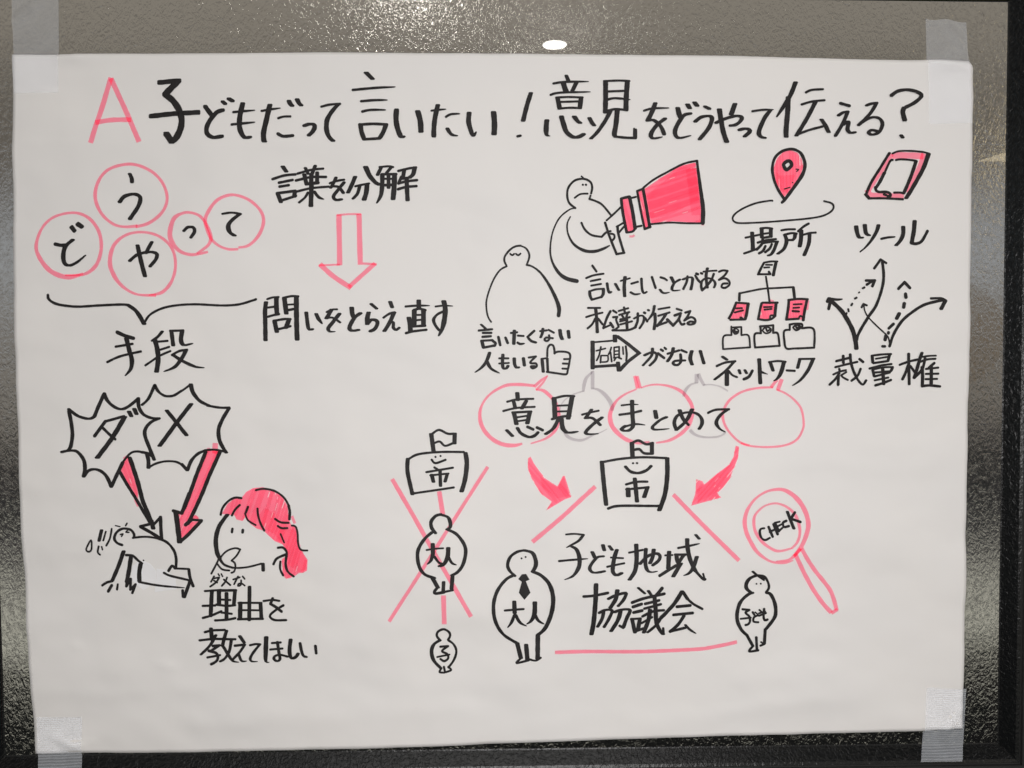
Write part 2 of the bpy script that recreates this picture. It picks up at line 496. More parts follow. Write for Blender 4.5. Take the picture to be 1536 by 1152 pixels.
class Ink:
    def __init__(s): s.v, s.f, s.m, s.n = [], [], [], 0
    def face(s, poly, mat, lift):
        b = len(s.v)
        for (x, y) in poly: s.v.append(sheet_pt(x, y, lift))
        s.f.append(list(range(b, b + len(poly))))
        s.m.append(mat)
    def lift(s, mat):
        s.n += 1
        return (.00030, .00016, .00012, .00013, .00019)[mat] + s.n * 2.6e-6
    def black(s, segs, a, b, ang, taper):
        lift = s.lift(0)
        tot = sum(math.hypot(q[0] - p[0], q[1] - p[1]) for g in segs for p, q in zip(g, g[1:])) or 1
        run, seg = 0.0, 0
        ph = random.random() * 9
        for g in segs:
            prev = None
            last = None
            for p in g:
                if last: run += math.hypot(p[0] - last[0], p[1] - last[1])
                last = p
                w = p[2] if p[2] else a
                bb = b if b else w
                k = 1.0 + .035 * math.sin(run * .4 + ph) + .015 * math.sin(run * 1.3 + 2 * ph)
                if taper:
                    rest = 1 - run / tot
                    if rest < .4: k *= .3 + .7 * math.sqrt(max(0, rest / .4))
                cur = [(p[0] + x, p[1] + y) for x, y in nib_shape(w * k, (bb if bb else w) * k, ang)]
                if prev:
                    seg += 1
                    s.face(hull(prev + cur), 0, lift + (seg % 4) * 1e-6)
                prev = cur
            if len(g) == 1: s.face(hull(prev), 0, lift)
    def ribbon(s, pts, w, mat):
        lift = s.lift(mat)
        n = len(pts)
        L, R = [], []
        ph = random.random() * 9
        for i, p in enumerate(pts):
            a, b = pts[max(0, i - 1)], pts[min(n - 1, i + 1)]
            dx, dy = b[0] - a[0], b[1] - a[1]
            l = math.hypot(dx, dy) or 1
            nx, ny = -dy / l, dx / l
            ww = (p[2] if p[2] else w) * .5 * (1 + .04 * math.sin(i * .7 + ph))
            L.append((p[0] + nx * ww, p[1] + ny * ww))
            R.append((p[0] - nx * ww, p[1] - ny * ww))
        def cap(l, r, nxt):
            # a slightly blunt, rounded tip
            cx, cy = (l[0] + r[0]) / 2, (l[1] + r[1]) / 2
            return l, r
        b0 = len(s.v)
        for l, r in zip(L, R):
            s.v.append(sheet_pt(*l, lift))
            s.v.append(sheet_pt(*r, lift))
        for i in range(n - 1):
            q = b0 + 2 * i
            s.f.append([q, q + 1, q + 3, q + 2])
            s.m.append(mat)
    def fill(s, rings, ang, w, gap, mat=3):
        ca, sa = math.cos(math.radians(ang)), math.sin(math.radians(ang))
        rot = [[(x * ca + y * sa, -x * sa + y * ca) for x, y in r] for r in rings]
        y0, y1 = min(p[1] for r in rot for p in r), max(p[1] for r in rot for p in r)
        def spans(y):
            xs = []
            for r in rot:
                for p, q in zip(r, r[1:] + r[:1]):
                    if (p[1] <= y) != (q[1] <= y): xs.append(p[0] + (q[0] - p[0]) * (y - p[1]) / (q[1] - p[1]))
            xs.sort()
            return list(zip(xs[::2], xs[1::2]))
        def back(x, y): return (x * ca - y * sa, x * sa + y * ca)
        lift = s.lift(mat)
        st = 1.0
        n = max(2, int((y1 - y0) / st))
        x0, x1 = min(p[0] for r in rot for p in r), max(p[0] for r in rot for p in r)
        # thin slivers the felt tip missed
        gaps = []
        if mat == 3:
            for g in range(int((y1 - y0) * (x1 - x0) / 520)):
                gx, gy, gl = random.uniform(x0, x1), random.uniform(y0, y1), random.uniform(5, 20)
                gaps.append((gx, gx + gl, gy - random.uniform(.3, .65), gy + .5))
        for i in range(n):
            ya, yb = y0 + (y1 - y0) * i / n, y0 + (y1 - y0) * (i + 1) / n
            A, B = spans(ya + 1e-4), spans(yb - 1e-4)
            if len(A) != len(B):
                A = B = spans((ya + yb) / 2)
            for (a0, a1), (b0, b1) in zip(A, B):
                m = max(1, int((a1 - a0) / (4 if gaps else 12)))
                for k in range(m):
                    t0, t1 = k / m, (k + 1) / m
                    gx, gy = a0 + (a1 - a0) * (t0 + t1) / 2, (ya + yb) / 2
                    if any(g[0] < gx < g[1] and g[2] < gy < g[3] for g in gaps): continue
                    s.face([back(a0 + (a1 - a0) * t0, ya), back(a0 + (a1 - a0) * t1, ya), back(b0 + (b1 - b0) * t1, yb), back(b0 + (b1 - b0) * t0, yb)], mat, lift)
        # the back and forth of the felt tip over it
        if mat == 4: return
        y = y0 + w * .5
        while y < y1:
            yy = y + random.uniform(-.22, .22) * gap
            for (a, b) in spans(yy):
                if b - a < 2: continue
                a2, b2 = a + random.uniform(0, min(2.5, .12 * (b - a))), b - random.uniform(0, min(2.5, .12 * (b - a)))
                m = max(2, int((b2 - a2) / 5))
                tilt = random.uniform(-.05, .05) * w
                pts = []
                for k in range(m + 1):
                    t = k / m
                    pts.append((*back(a2 + (b2 - a2) * t, yy + tilt * (2 * t - 1) + .3 * math.sin(t * 5 + y)), 0))
                if random.random() < .78: s.ribbon(pts, w * random.uniform(.3, .75), 4)
            y += gap
    def build(s, name, parent):
        return mesh_obj(name, s.v, s.f, [M_BLACK, M_PINK, M_GREY, M_PINK_FILL, M_PINK_THIN], parent, s.m)

INK_SPREAD = 1.15
def parse(data):
    groups = []
    ox = oy = 0.0
    sc = 6.0
    ink = None
    def flush(): pass
    made = {}
    cur = None
    for line in data.strip().splitlines():
        line = line.strip()
        if not line: continue
        if line[0] == 'G':
            nm = line.split()[1]
            par = None
            if '>' in nm: nm, par = nm.split('>')
            ink = Ink()
            groups.append((nm, par, ink))
            continue
        if line[0] == 'T':
            t = line.split()
            ox, oy = float(t[1]), float(t[2])
            sc = float(t[3]) if len(t) > 3 else 6.0
            continue
        head, body = line.split(';')
        taper = body.endswith('>')
        body = body.rstrip('>')
        kind = 'b'
        if head and head[0] in 'pgfwK': kind, head = head[0], head[1:]
        nums = [float(q) for q in head.split()]
        rings, segs, cur = [], [], []
        for tok in body.split():
            if tok == '/':
                rings.append(cur)
                cur = []
                continue
            corner = tok.endswith('!')
            c = [float(q) for q in tok.rstrip('!>').split(',')]
            p = (ox + c[0] / sc, oy + c[1] / sc, c[2] / sc + .5 if len(c) > 2 else 0)
            cur.append(p)
            if corner:
                segs.append(cur)
                cur = [p]
        segs.append(cur)
        rings.append(cur)
        if kind == 'b':
            a = nums[0] / sc + INK_SPREAD if nums else 0
            b = nums[1] / sc + INK_SPREAD if len(nums) > 1 else 0
            ang = nums[2] if len(nums) > 2 else 0
            ink.black([catmull(g, 1.6) for g in segs], a, b, ang, taper)
        elif kind == 'K':
            ink.face([(p[0], p[1]) for p in cur], 0, ink.lift(0))
        elif kind == 'f':
            ink.fill([[(p[0], p[1]) for p in r] for r in rings], nums[0], nums[1] / sc, nums[2] / sc)
        elif kind == 'w':
            ink.fill([[(p[0], p[1]) for p in r] for r in rings], nums[0], nums[1] / sc, nums[2] / sc, 4)
        else:
            for g in segs:
                ink.ribbon(catmull(g, 2.0), nums[0] / sc + .5 if nums else 0, 1 if kind == 'p' else 2)
    last = {}
    for nm, par, ink in groups:
        o = ink.build(nm, last[par] if par else poster)
        last[nm] = o

STROKES = """
G title_lettering
T 120 80
p42;287,226 110,815
p42;287,232 545,805
p40;152,632 300,605 468,602
48 34;728,266 893,252! 770,374! 840,430 893,510 918,600 907,690 872,770 836,800! 785,730
34 36;642,568 850,545 1065,534
T 290 80
34 26;112,483 150,535 178,572
34 24;268,515 215,535 165,590 132,650 124,705 147,745 195,765 265,753
34 18;270,440 290,458
36 18;325,414 355,432
40 16;448,455 425,560 420,650 437,720 472,765 515,760
16;365,533 450,525 560,517>
18;352,645 450,635 560,625>
42 12;695,470 665,600 640,720 642,790 648,800
15;620,525 700,512 790,500>
15;772,592 820,578 880,577
24 20;770,732 810,753 860,752 900,747
38 14;866,435 878,462 895,480
38 14;940,422 955,455 975,475
34 18;1005,660 1050,645 1092,650 1095,680 1075,715 1045,743
16;1157,488 1230,470 1325,463
38 12;1312,465 1265,515 1215,590 1202,660 1212,730 1240,775 1262,793
T 520 80
42 12;180,183 235,238
18;60,338 250,320 440,309>
18;135,440 250,430 370,428>
17;145,532 220,517 355,518>
36 14;128,645 137,710 162,782
20;118,648 240,642 365,648
36 14;355,655 335,710 302,768
20;160,780 302,772
42 14;452,515 447,600 460,680 490,755 510,755
44 12;642,528 665,620 670,712
38 12;822,475 795,600 786,700 786,755
14;765,525 830,518 895,512>
15;895,580 940,557 1020,552>
30 14;908,685 930,722 960,743 1000,747>
38 12;1103,543 1098,620 1115,690 1138,748 1165,710>
44 12;1322,535 1330,640 1326,732
T 760 80
36 10;217,360 180,480 147,612
22 16;100,750 122,745
30 10;535,206 552,248
15;420,275 520,262 735,262>
44 10;508,270 520,310 533,345
34 10;625,270 590,342
15;395,376 480,357 750,355>
36 10;456,400 465,450 475,506
15;445,402 560,398 680,405
36 10;667,405 655,502
15;480,443 640,440
15;470,505 560,498 665,502
40 12;360,608 354,680 358,740 385,750>
38 18;490,580 510,650 535,715 590,760 640,762 688,738
40 10;605,580 630,617 655,637
36 10;740,593 763,635 782,658
38 10;885,262 885,400 882,545
15;872,262 1000,257 1097,262
40 10;1080,262 1070,400 1068,520
15;900,355 1060,350
15;895,430 970,415 1105,428>
16;880,535 970,513 1080,520
34 10;930,528 880,620 810,720 755,775
40 10;990,525 980,640 965,730 970,752
18;965,755 1060,764 1160,766
24 8;1155,690 1157,762
12;1143,684 1143,760
T 960 80
14;30,525 110,505 255,500>
38 12;130,460 100,540 66,608
30 16;62,610 115,608 160,640 190,680 212,735
34 16;218,597 160,640 110,700 93,745 115,770 195,758>
40 12;333,500 345,555 357,590
34 16;445,550 385,570 330,650 308,710 320,755 360,768 450,747>
40 10;422,468 440,502
40 10;485,449 507,480
32 14;578,486 617,506
34 16;490,622 545,582 620,572 640,600 610,680 530,780
40 12;708,512 725,620 745,720 775,802
40 10;846,463 815,555
30 16;678,632 740,602 850,570 908,582 892,622 850,650 808,656
34 16;890,695 930,685 972,690 978,715 935,752
15;1002,530 1090,518 1190,516>
36 12;1160,524 1112,590 1072,680 1063,730 1085,758 1115,766
T 1150 80
38 10;252,268 200,390 120,520 80,580>
40 10;182,405 178,550 170,700 170,757
15;345,358 400,335 500,328
15;305,468 400,440 512,428
36 8;430,445 350,600 262,745
16;255,742 360,700 495,663
36 8;487,600 520,650 550,715
24 18;658,455 735,478
28 14;640,563 680,538 722,530! 680,630 612,747
34 12;680,648 715,620 728,630 720,690 745,720 785,715
28 14;890,475 930,460 980,452! 920,550 820,650! 890,600 960,580 1012,600 1030,650 1000,715 940,738 908,720 935,695 980,705
28 20;1114,385 1170,347 1250,334 1340,355 1378,393 1320,450 1240,492
36 18;1225,498 1213,535 1228,608
30 12;1197,746 1210,764
G circled_letter
T 40 230
p;1000,655,28 880,662,20 780,635,22 680,540,26 628,395,30 660,250,26 760,145,24 950,103,24 1120,160,24 1230,270,24 1272,410,24 1230,530,26 1110,625,26 985,662,24
30 12;938,190 955,230 958,265
32 18;845,440 890,390 975,370 1028,400 1010,480 935,590
G circled_letter
p;510,1085,20 370,1115,40 220,1060,40 120,930,34 98,820,28 150,670,22 260,575,20 430,538,20 560,580,26 650,690,28 680,830,28 650,970,30 590,1050,30 500,1093,20 350,1098,12
34 24 -40;415,668 440,700
34 24 -40;470,640 507,664
26;268,820 320,830 370,828
34 14;425,782 360,840 337,920 347,990 390,1010 460,980 537,917>
G circled_letter
p;1175,1280,24 1000,1270,18 870,1200,26 790,1100,36 755,980,36 790,830,30 900,735,22 1050,710,20 1200,750,22 1310,850,24 1345,990,24 1320,1140,26 1230,1250,28 1110,1278,10
34 12;1003,830 1030,950 1072,1108
30 12;1132,800 1105,850 1080,900
28 16;935,968 1000,915 1100,890 1172,902 1172,950 1118,1018
G circled_letter
T 230 240
p;500,830,18 360,855,24 250,825,28 180,750,38 155,660,42 190,540,36 260,490,24 340,478,20 430,510,22 490,590,24 525,690,28 500,770,26 400,845,16
26 16;285,640 320,610 370,612 380,650 347,700
G circled_letter
p;770,805,20 680,805,20 590,770,20 520,700,24 480,580,28 490,500,30 560,390,28 640,335,26 740,318,22 870,365,24 970,460,24 995,560,28 950,680,28 860,770,22 770,790,18
14;630,490 710,478 795,490
36 10;785,490 720,540 682,590 692,650 735,682
G brace_drawing
T 40 380
18 16;195,375 205,415 280,458 450,480 650,470 880,462 940,478
36 14;920,465 1000,525 1067,635
15;1070,625 1120,555 1220,500 1350,470 1530,460 1760,470 1920,460 2070,416
G caption_lettering
22 24;820,710 900,745 970,765
36 12;905,765 930,880 950,960 940,1040 890,1102>
16;805,840 960,815
16;730,978 850,925 1035,883
T 200 410
26 12;268,525 230,570 180,607
38 12;203,600 225,690 230,780 213,885
14;235,615 315,608
14;245,690 330,662
14;115,828 240,745 340,700
30 12;350,522 366,648
16;340,518 455,515
34 14;445,520 435,600 460,645 540,630>
16;355,735 420,700 490,688
32 14;480,690 450,750 380,840 280,883>
32 14;365,735 450,790 560,840 640,849>
G caption_lettering
T 400 236
36 12;147,85 178,130
18;55,198 160,165 260,155
18;112,230 235,205
18;118,265 200,252
32 18;102,330 130,402
20;95,325 260,303
32 16;255,305 250,355
18;130,392 265,348
16;280,148 400,115 510,103
26 12;350,98 375,150
28 12;438,78 410,150
18;265,210 400,180 535,178
32 12;340,155 358,235
34 10;405,150 402,230
30 12;456,138 455,225
24;355,242 465,230
16;270,310 400,280 560,265
36 12;405,235 402,350 400,440
18 14;372,320 345,365 295,407
26 14;430,310 470,360 517,380>
15;570,235 640,213 700,205
26 12;625,185 600,240 578,275
26 14;600,262 650,270 692,322
28 14;698,230 640,300 603,355 625,385 675,380
34 10;800,180 770,250 735,320
14;800,265 870,250 925,241
26 12;840,265 820,330 780,374
38 12;907,250 900,320 880,384
42 12;895,93 930,170 980,230 1020,252
28 12;1035,98 1002,165
14;1020,95 1100,88 1142,95
26 14;1125,95 1085,145
34 12;1045,160 1043,260 1030,350 993,417>
18;1040,160 1170,158
40 12;1155,155 1150,270 1140,380
28 12;1100,170 1100,280
14;1045,200 1150,200
20;1045,258 1150,252
16;1188,130 1280,107 1348,97
30 12;1242,115 1228,200
36 12;1335,97 1320,160 1285,190
16;1225,195 1300,188
18;1190,240 1270,221 1355,212
18;1185,292 1260,272 1350,265
34 12;1262,195 1266,300 1270,390
22;1215,185 1190,240
G arrow_drawing
p44;652,518 658,972
p44;832,510 843,967
p14;632,522 740,513 852,512
p14;470,973 660,966
p16;865,956 992,963
p42;480,962 600,1070 760,1176
p36;978,956 860,1060 740,1170
G caption_lettering
T 380 400 9.6
54 14;192,512 178,650 180,800 186,1062
20;210,470 290,445 372,440
60 14;342,450 342,580 352,690
22;215,592 310,580
24;210,725 300,700 380,685
60 14;457,460 470,560 485,680
24;440,452 560,427 655,430
62 14;627,430 630,700 640,1055
18;490,550 590,545
28;490,632 590,612
56 18;315,790 348,940
26;300,782 450,757 545,757
56 26;520,770 480,880
26;345,907 450,882 545,858
46 16;770,662 785,780 803,890 830,910 860,900
50 12;912,680 950,760 1000,825>
20;1060,655 1140,620 1210,615
56 16;1130,620 1062,745
30 18;1060,742 1150,737 1255,803
54 20;1245,680 1160,790 1087,890 1110,935 1185,935>
60 14;1420,590 1430,680 1452,732
54 20;1545,672 1460,740 1390,870 1420,922 1515,912
T 530 400 9.6
46 18;262,540 338,605
60 14;225,660 207,740 205,830
48 26;212,818 270,765 340,780 350,830 310,900 250,930
50 14;533,507 562,588
28 22;440,735 520,680 600,658
54 14;590,660 530,800 452,928
38 22;545,800 580,805 580,880 620,910 663,882
58 12;943,485 945,610
24;755,575 920,562 1100,562>
62 20;880,632 878,860
26;870,627 950,607 1040,627
60 14;1012,630 1012,857
20;910,697 980,695
20;910,772 980,766
28;860,862 1035,850
58 14;803,735 820,850 827,932
26;762,958 870,932 1055,910
64 16;1303,497 1325,620 1310,780 1280,900 1230,1000>
18;1185,575 1300,562 1435,568>
38 18;1300,645 1210,690 1158,760 1180,840 1238,918
G shout_bubble_drawing
T 90 560
28 14;88,322 160,378 240,405 285,405 315,388! 350,300 402,180! 430,245 490,300 560,322 630,290 708,224! 712,300 750,365 820,400 893,405! 820,440 772,500 768,560 800,650 852,775
28 12;88,335 108,450 118,560 105,660 80,692
28 14;30,705 85,694 160,700 220,770 235,850 224,925! 265,875 320,860 380,880 430,930 470,1018! 520,910 570,800
14 14;520,910 570,800 640,718 700,702 770,715
26 16;740,708 800,722 845,752
30 12;785,720 800,780 803,848
18;580,385 420,430
24;412,432 318,562
42 12;585,392 480,570 345,757
20;390,490 450,550 500,592
34 12;625,345 645,385
34 12;672,320 692,366
G shout_bubble_drawing
18 12;803,846 870,810 960,790 1050,795 1110,825
30 14;1100,815 1152,868
28 12;1155,866 1190,780 1250,720 1320,690
14;1310,690 1400,685 1500,705
24 12;742,283 800,225 856,104! 890,165 950,203 1020,202 1100,155
14;940,203 1020,200 1100,157 1165,110
34 12;1180,100 1200,170 1260,245 1350,292
16;1330,288 1440,307 1530,308
30 12;1525,315 1470,410 1435,500 1440,590 1470,660 1502,710
36 12;965,335 1060,450 1143,555
40 10;1185,275 1050,450 900,652
G pink_arrow_drawing
f70 40 34;600,745 560,840 548,870 715,1135 705,1050 640,770
p26;578,770 612,748
34 12;632,757 700,950 750,1135 790,1230 840,1360
26 12;545,882 620,1010 700,1140 790,1290 825,1350
T 120 730
20;645,330 550,355
24;553,358 640,405 735,462
26 12;733,266 738,380 745,462
18;728,275 665,345
34 12;650,300 668,372
p16;500,110 530,175
G pink_arrow_drawing
T 90 560
f-66 40 34;1325,680 1432,690 1450,720 1318,1020 1208,1020
p44;1405,625 1400,720
p24;1345,668 1345,700
30 12;1318,705 1240,900 1155,1140 1110,1240
30 12;1448,700 1360,900 1265,1130 1160,1350
T 120 730
f-66 42 34;1040,0 1130,0 990,310 1100,305 930,470 885,235 930,230
f30 30 26;1022,262 1050,250 1078,278 1072,292 1016,292
f30 30 26;1080,330 1086,348 1066,354 1052,348
28;990,60 925,232
22;848,212 925,235
40 14;870,220 887,330 910,492
26;915,485 980,430 1100,302
16;1105,298 1010,292
28;1012,292 962,336
G bowing_person_drawing
T 120 780 8
24 20;510,297 450,272 418,220 440,150 500,107 560,102 620,120 655,170 652,208
18;640,212 750,198 850,200 960,217
26 20;950,215 1060,260 1140,350 1170,450 1168,552
26;1160,568 1120,540 1078,598
18;1150,570 1310,575
28 20;1322,578 1335,680 1370,785
20;1022,625 1100,660 1320,712
34 16;1335,720 1290,840 1262,918
26;1242,838 1245,912
18;720,735 880,765 1050,787 1265,805>
42 14;530,372 470,540 395,725
22;395,728 330,745 275,780
28;390,778 350,848
18;465,765 457,825
22;560,418 640,425 700,477 752,515
44 14;620,430 600,560 575,735
44 14;737,520 720,620 725,728
24;580,690 570,785! 620,700! 620,825! 680,765! 645,862
9;490,172 520,165 502,195
9;555,142 575,122 560,145 592,145
7;430,65 485,78
11;570,37 552,65
34 12;265,118 240,245
14;315,138 290,240
15;385,103 365,220 325,303
13;145,238 95,320 90,360 120,375 150,345 146,240
15;235,312 225,380 250,412
10;270,315 280,350
9;770,478 773,480
G woman_drawing
T 300 720 8
f-72 60 46;270,400 340,280 420,220 510,205 560,140 640,95 760,82 880,120 990,200 1050,310 1065,440 1090,530 1160,560 1185,680 1205,790 1250,880 1298,950 1290,1080 1240,1108 1190,1110 1130,1155 1040,1180 1005,1140 985,950 1040,900 1045,850 1000,770 900,730 820,660 770,610 680,580 600,520 550,440 515,490 440,470 420,420
w35 50 44;780,330 900,400 930,560 1150,600 1180,760 1290,960 1280,1070 1180,1100 1060,1000 1060,850 900,650 740,560 700,430
p30;1105,430 1140,520
46 14;335,412 240,550 202,700 215,850 250,930
30 14;235,905 300,1000 410,1043
15;390,1038 480,1045 600,1032 745,995
34 14;765,995 768,1078
22;395,582 390,622
24;518,598 515,625
14;255,925 330,845 430,810 493,825! 450,900 392,957! 430,985 437,1040 420,1090 390,1102
16;240,935 215,990 150,1112
15;225,1000 280,1060 365,1075
19;258,410 280,330 350,247 430,207 505,212
18;390,420 430,350 485,295
20;582,318 555,388
14;545,400 580,482 670,538
18;695,340 700,420 730,520 775,605
17;678,118 770,102 900,130 1010,210 1070,310
24 14;1065,300 1080,380 1075,472
18;905,465 970,505 1065,512
18;937,550 980,575 1050,575
15;1105,545 1150,557 1175,640 1185,760 1220,830 1295,838
12;970,645 1015,745
20;940,808 1000,805 1045,852 1045,910
22;1040,885 930,935 890,1002
22 16;1045,900 1035,1000 1060,1090 1130,1150
18;972,972 970,1060 1005,1135
G caption_lettering
T 290 840 7.68
14;252,178 217,240
12;240,203 310,190
15;310,192 275,245 207,296
12;250,225 288,250
10;300,150 312,170
10;335,150 350,178
14;400,192 380,240 340,288
15;365,215 435,278
12;470,215 545,190
13;525,180 480,270
12;578,180 600,210
12;560,225 555,280 525,290 530,267 565,262 600,287
18;145,348 330,335
38 14;225,345 215,500 208,640
20;118,520 260,515
20;118,660 220,630 330,583
42 14;305,338 305,500
24;290,342 500,340
36 14;490,345 475,510
20;275,505 390,520 490,512
18;330,447 435,452
38 14;392,370 390,682
18;330,597 450,612
20;260,688 400,680 490,662
36 14;655,300 648,690
42 14;550,482 545,672
18;530,485 790,490
36 14;778,492 788,672
16;570,570 760,575
22;522,675 803,673
18;815,468 915,455 995,465
26;918,440 892,500! 960,540 1020,588
20;1042,517 970,560 892,625 895,660 950,688 1072,686
T 290 920 7.68
20;140,210 230,190 370,183
40 14;210,167 220,300
34 14;390,192 360,290 342,370
20;78,305 250,290 492,290
32 14;265,245 200,360 95,467
22;230,370 310,362! 200,430
24;185,425 270,450 290,500 270,545 215,577
18;170,500 315,473
28 14;445,300 420,430 370,512 318,545
32 14;355,380 410,470 460,540 530,556>
36 14;543,255 592,328
22;485,365 600,352! 540,440 462,522
26 14;530,465 562,540 620,542>
18;660,360 720,347 775,350
28 14;768,355 700,440 662,510 680,545 745,546>
44 14;845,268 840,400 840,545 875,556>
18;910,337 1010,330
18;890,412 1030,400
28 14;973,325 987,430 1002,520 970,545 935,525 940,490 1000,472 1090,492
38 14;1125,297 1113,400 1120,480 1145,512 1190,490 1212,455
28 14;1233,335 1250,420 1275,482 1308,492
26 14;1412,362 1422,452
G quiet_person_drawing
T 720 350 9.6
20;378,462 350,400 360,330 430,242 510,192 585,182
18;575,181,18 660,220,22 706,300,26 703,370,26 668,458,22
16;435,298 465,318 490,300
16;517,298 550,320 582,295
16;385,477 290,530 200,660 130,830 95,960 90,1050 102,1152 125,1224 160,1276
18;668,458,22 750,480,24 870,570,28 990,740,38 1090,940,50 1135,1080,56 1128,1185,50
G megaphone_person_drawing
T 820 230
12;255,498,10 200,512,12 110,590,12 50,720,12 30,870,14 50,980,18 110,1080,28 180,1130,34 270,1152,34
14;255,497 200,450 182,380 195,310 250,250 330,235 390,262 407,312 397,365
11;392,385 382,415
13;382,415 440,435 500,470 580,568
9;310,212 335,235
14;322,287 324,288
14;350,287 352,288
11;250,405 300,372 365,367
12;210,575,10 182,640,12 190,730,14 240,820,20 330,877,26 420,887,26 500,865,22 560,835,12
14;310,630 340,690 400,740 490,757! 530,717 570,705
13;570,728 600,735 605,765 580,795
17;522,630 560,750 625,910
15;625,910 695,898
18;633,665 642,735 690,895
12;625,665 690,628
12;648,715 690,665
12;535,608 600,550 662,490
G megaphone_drawing
f74 40 34;672,420 740,400 765,530 785,690 720,710 685,560
p16;740,750 770,752 785,738
20 16;668,410 742,392
20 14;668,412 682,540 715,715
26 14;742,394 770,530 792,680
15;715,716 770,706 797,672
12;750,408 800,395
14;800,665 850,655
f74 26 24;818,345 862,330 892,500 918,665 882,675 845,510
15;812,342 868,320
16;812,342 840,500 878,682
22 12;865,322 897,500 925,668
15;878,684 932,664
f-18 52 42;876,325 1000,240 1200,115 1338,85 1378,350 1392,628 1130,612 940,638 905,490
w-30 60 110;900,380 1200,130 1330,120 1370,420 1100,560 930,590
w-80 30 160;1250,150 1340,120 1380,560 1300,560
p16;1390,640 1415,642
13;868,312 960,240 1100,162 1230,97 1345,70
14;1350,72,20 1378,300,28 1402,500,36 1402,628,36
12;930,640 1100,625 1250,630 1405,632
G caption_lettering
T 700 470 8
28 16;175,137 222,180
20;145,207 305,192
22;195,235 295,235
22;190,283 290,275
34 16;182,332 202,412
20;175,330 310,322
24;310,328 348,362 330,390
22;200,412 340,385
26 14;380,282 402,385
26 14;465,290 492,358
36 14;572,207 565,368
18;530,237 605,228
18;615,268 682,272
22;610,352 640,368 695,362>
26 20;808,212 730,283! 770,330 828,350
18;880,215 960,205
28 12;912,185 905,240 885,290
18;980,200 1042,233
18;985,265 990,310 960,333 932,320 950,292 1030,300
38 14;1115,200 1125,270 1142,310
34 14;1215,212 1225,295
36 14;275,472 240,570 180,650 100,708>
36 14;242,570 290,660 393,718>
32 16;434,497 430,600 440,660 480,657 495,630
18;390,540 500,540
16;390,602 505,595
34 14;570,540 575,610 595,650 622,648
32 14;680,537 692,627
18;745,530 830,517! 760,592 830,602 838,638 790,660 770,637 815,632
G thumb_drawing
18;965,515 970,420 1000,377 1035,387 1050,440 1052,482! 1090,460 1200,466 1238,500 1230,580 1210,680 1190,730 1090,720 960,702
24 12;965,540 972,702
32 12;903,552 917,702
15;895,547 965,537
17;1167,550 1225,548
18;1152,602 1215,605
18;1147,662 1200,665
G caption_lettering
T 870 400 12
30;215,-12 288,92
26;105,210 240,160 415,132
26;185,265 360,230
26;195,345 370,315
44 18;170,442 175,520 207,598
26;162,450 280,412 425,402
48 18;415,408 410,500 372,555
28;205,598 390,545
40 20;480,302 495,400 520,472 552,458
44 16;630,312 692,425
52 16;805,187 790,350 797,538
22;725,260 890,212
26;917,310 1035,275
38 24;907,465 980,500 1082,488>
36 20;1098,217 1110,400 1140,480 1190,457
36;1287,195 1350,382
T 980 400 12
28;122,195 190,215 237,247
44 18;112,417 150,465 200,480 285,463>
54 16;315,192 365,295
42 20;470,235 380,290 328,380 345,432 475,423>
42 20;527,232 610,200 690,205 690,300 667,412
34;605,180 590,280 532,402
32;745,165 790,240 832,285
34;762,128 790,140
28;845,120 868,130
22;890,95 1010,82 1125,75
44 16;962,32 938,180 960,382
34;1075,138 1030,250 940,360 868,428
36 20;865,425 850,340 872,252 960,210 1060,240 1105,310 1082,378
28;1170,97 1240,72 1320,82! 1270,160 1170,240! 1270,212 1348,260 1358,330 1280,385 1218,368 1240,312 1320,305
T 870 400 12
26;140,745 355,745
24;105,910 260,862 400,830
48 16;275,752 290,900 305,1185
28;265,940 210,1040 132,1112
30;322,940 400,1040
36;542,805 480,920 415,1105
24;410,1108 540,1052
38;540,1015 590,1090
30;592,793 650,830
30;592,912 665,905! 645,960 685,1060
24;690,800 860,750
32 14;785,732 800,830
26;700,870 880,820
28;745,870 785,930
32;850,842 820,930
26;720,952 890,910
24;715,987 830,960
26;722,1042 930,985
42 16;835,930 842,1120
28;690,1082 630,1130 580,1145
30;580,1148 860,1142 1000,1088
36 20;967,935 1080,882 1145,905 1135,1000 1068,1110
36;1035,845 1030,980 985,1098
30;1172,930 1205,985
34;1148,828 1165,836
28;1218,783 1235,788
40 18;1332,707 1300,850 1190,1000>
46 16;1340,842 1347,980 1325,1130
T 980 400 12
24;85,767 280,735
26;82,887 280,827
38;222,850 150,960 62,1068
30;62,1062 230,1002
42;242,955 340,1055
28;408,762 495,790
36;372,880 480,842! 440,950 342,1062
32;452,960 472,1010 500,1045 545,1030
30;562,830 652,802! 600,900 542,973! 660,912 735,950 730,1020 640,1045 600,1022 650,990 715,1000
G label_arrow_drawing
T 870 490 8
44 10;147,178 147,503
14;165,187 390,168
48 10;414,105 416,180
50 12;436,112 560,200 705,318
48 12;703,318 560,430 470,528
44 10;450,428 462,530
27;162,480 430,462
12;190,290 300,262
14;245,245 225,340 195,405
14;247,350 240,430
12;250,347 330,347! 325,415 245,425
14;370,250 355,300 338,330
14;362,310 375,418
12;405,257 405,370
14;405,250 465,242! 465,360
10;405,295 460,290
10;405,335 460,330
10;400,375 470,362
12;425,375 405,405
14;460,372 490,385
12;510,245 515,330
18;545,237 556,330 550,408
G caption_lettering
28 18;770,342 860,307 912,332 895,400 832,465
30 14;862,263 850,350 752,463
26;928,322 1000,375
22;962,275 985,290
20;1005,253 1022,268
20;1042,325 1180,285
34 14;1110,257 1090,340 1042,415
20;1207,282 1270,308
28 18;1197,332 1200,420 1160,460 1110,447 1130,412 1250,405
40 12;1332,292 1315,380 1337,455
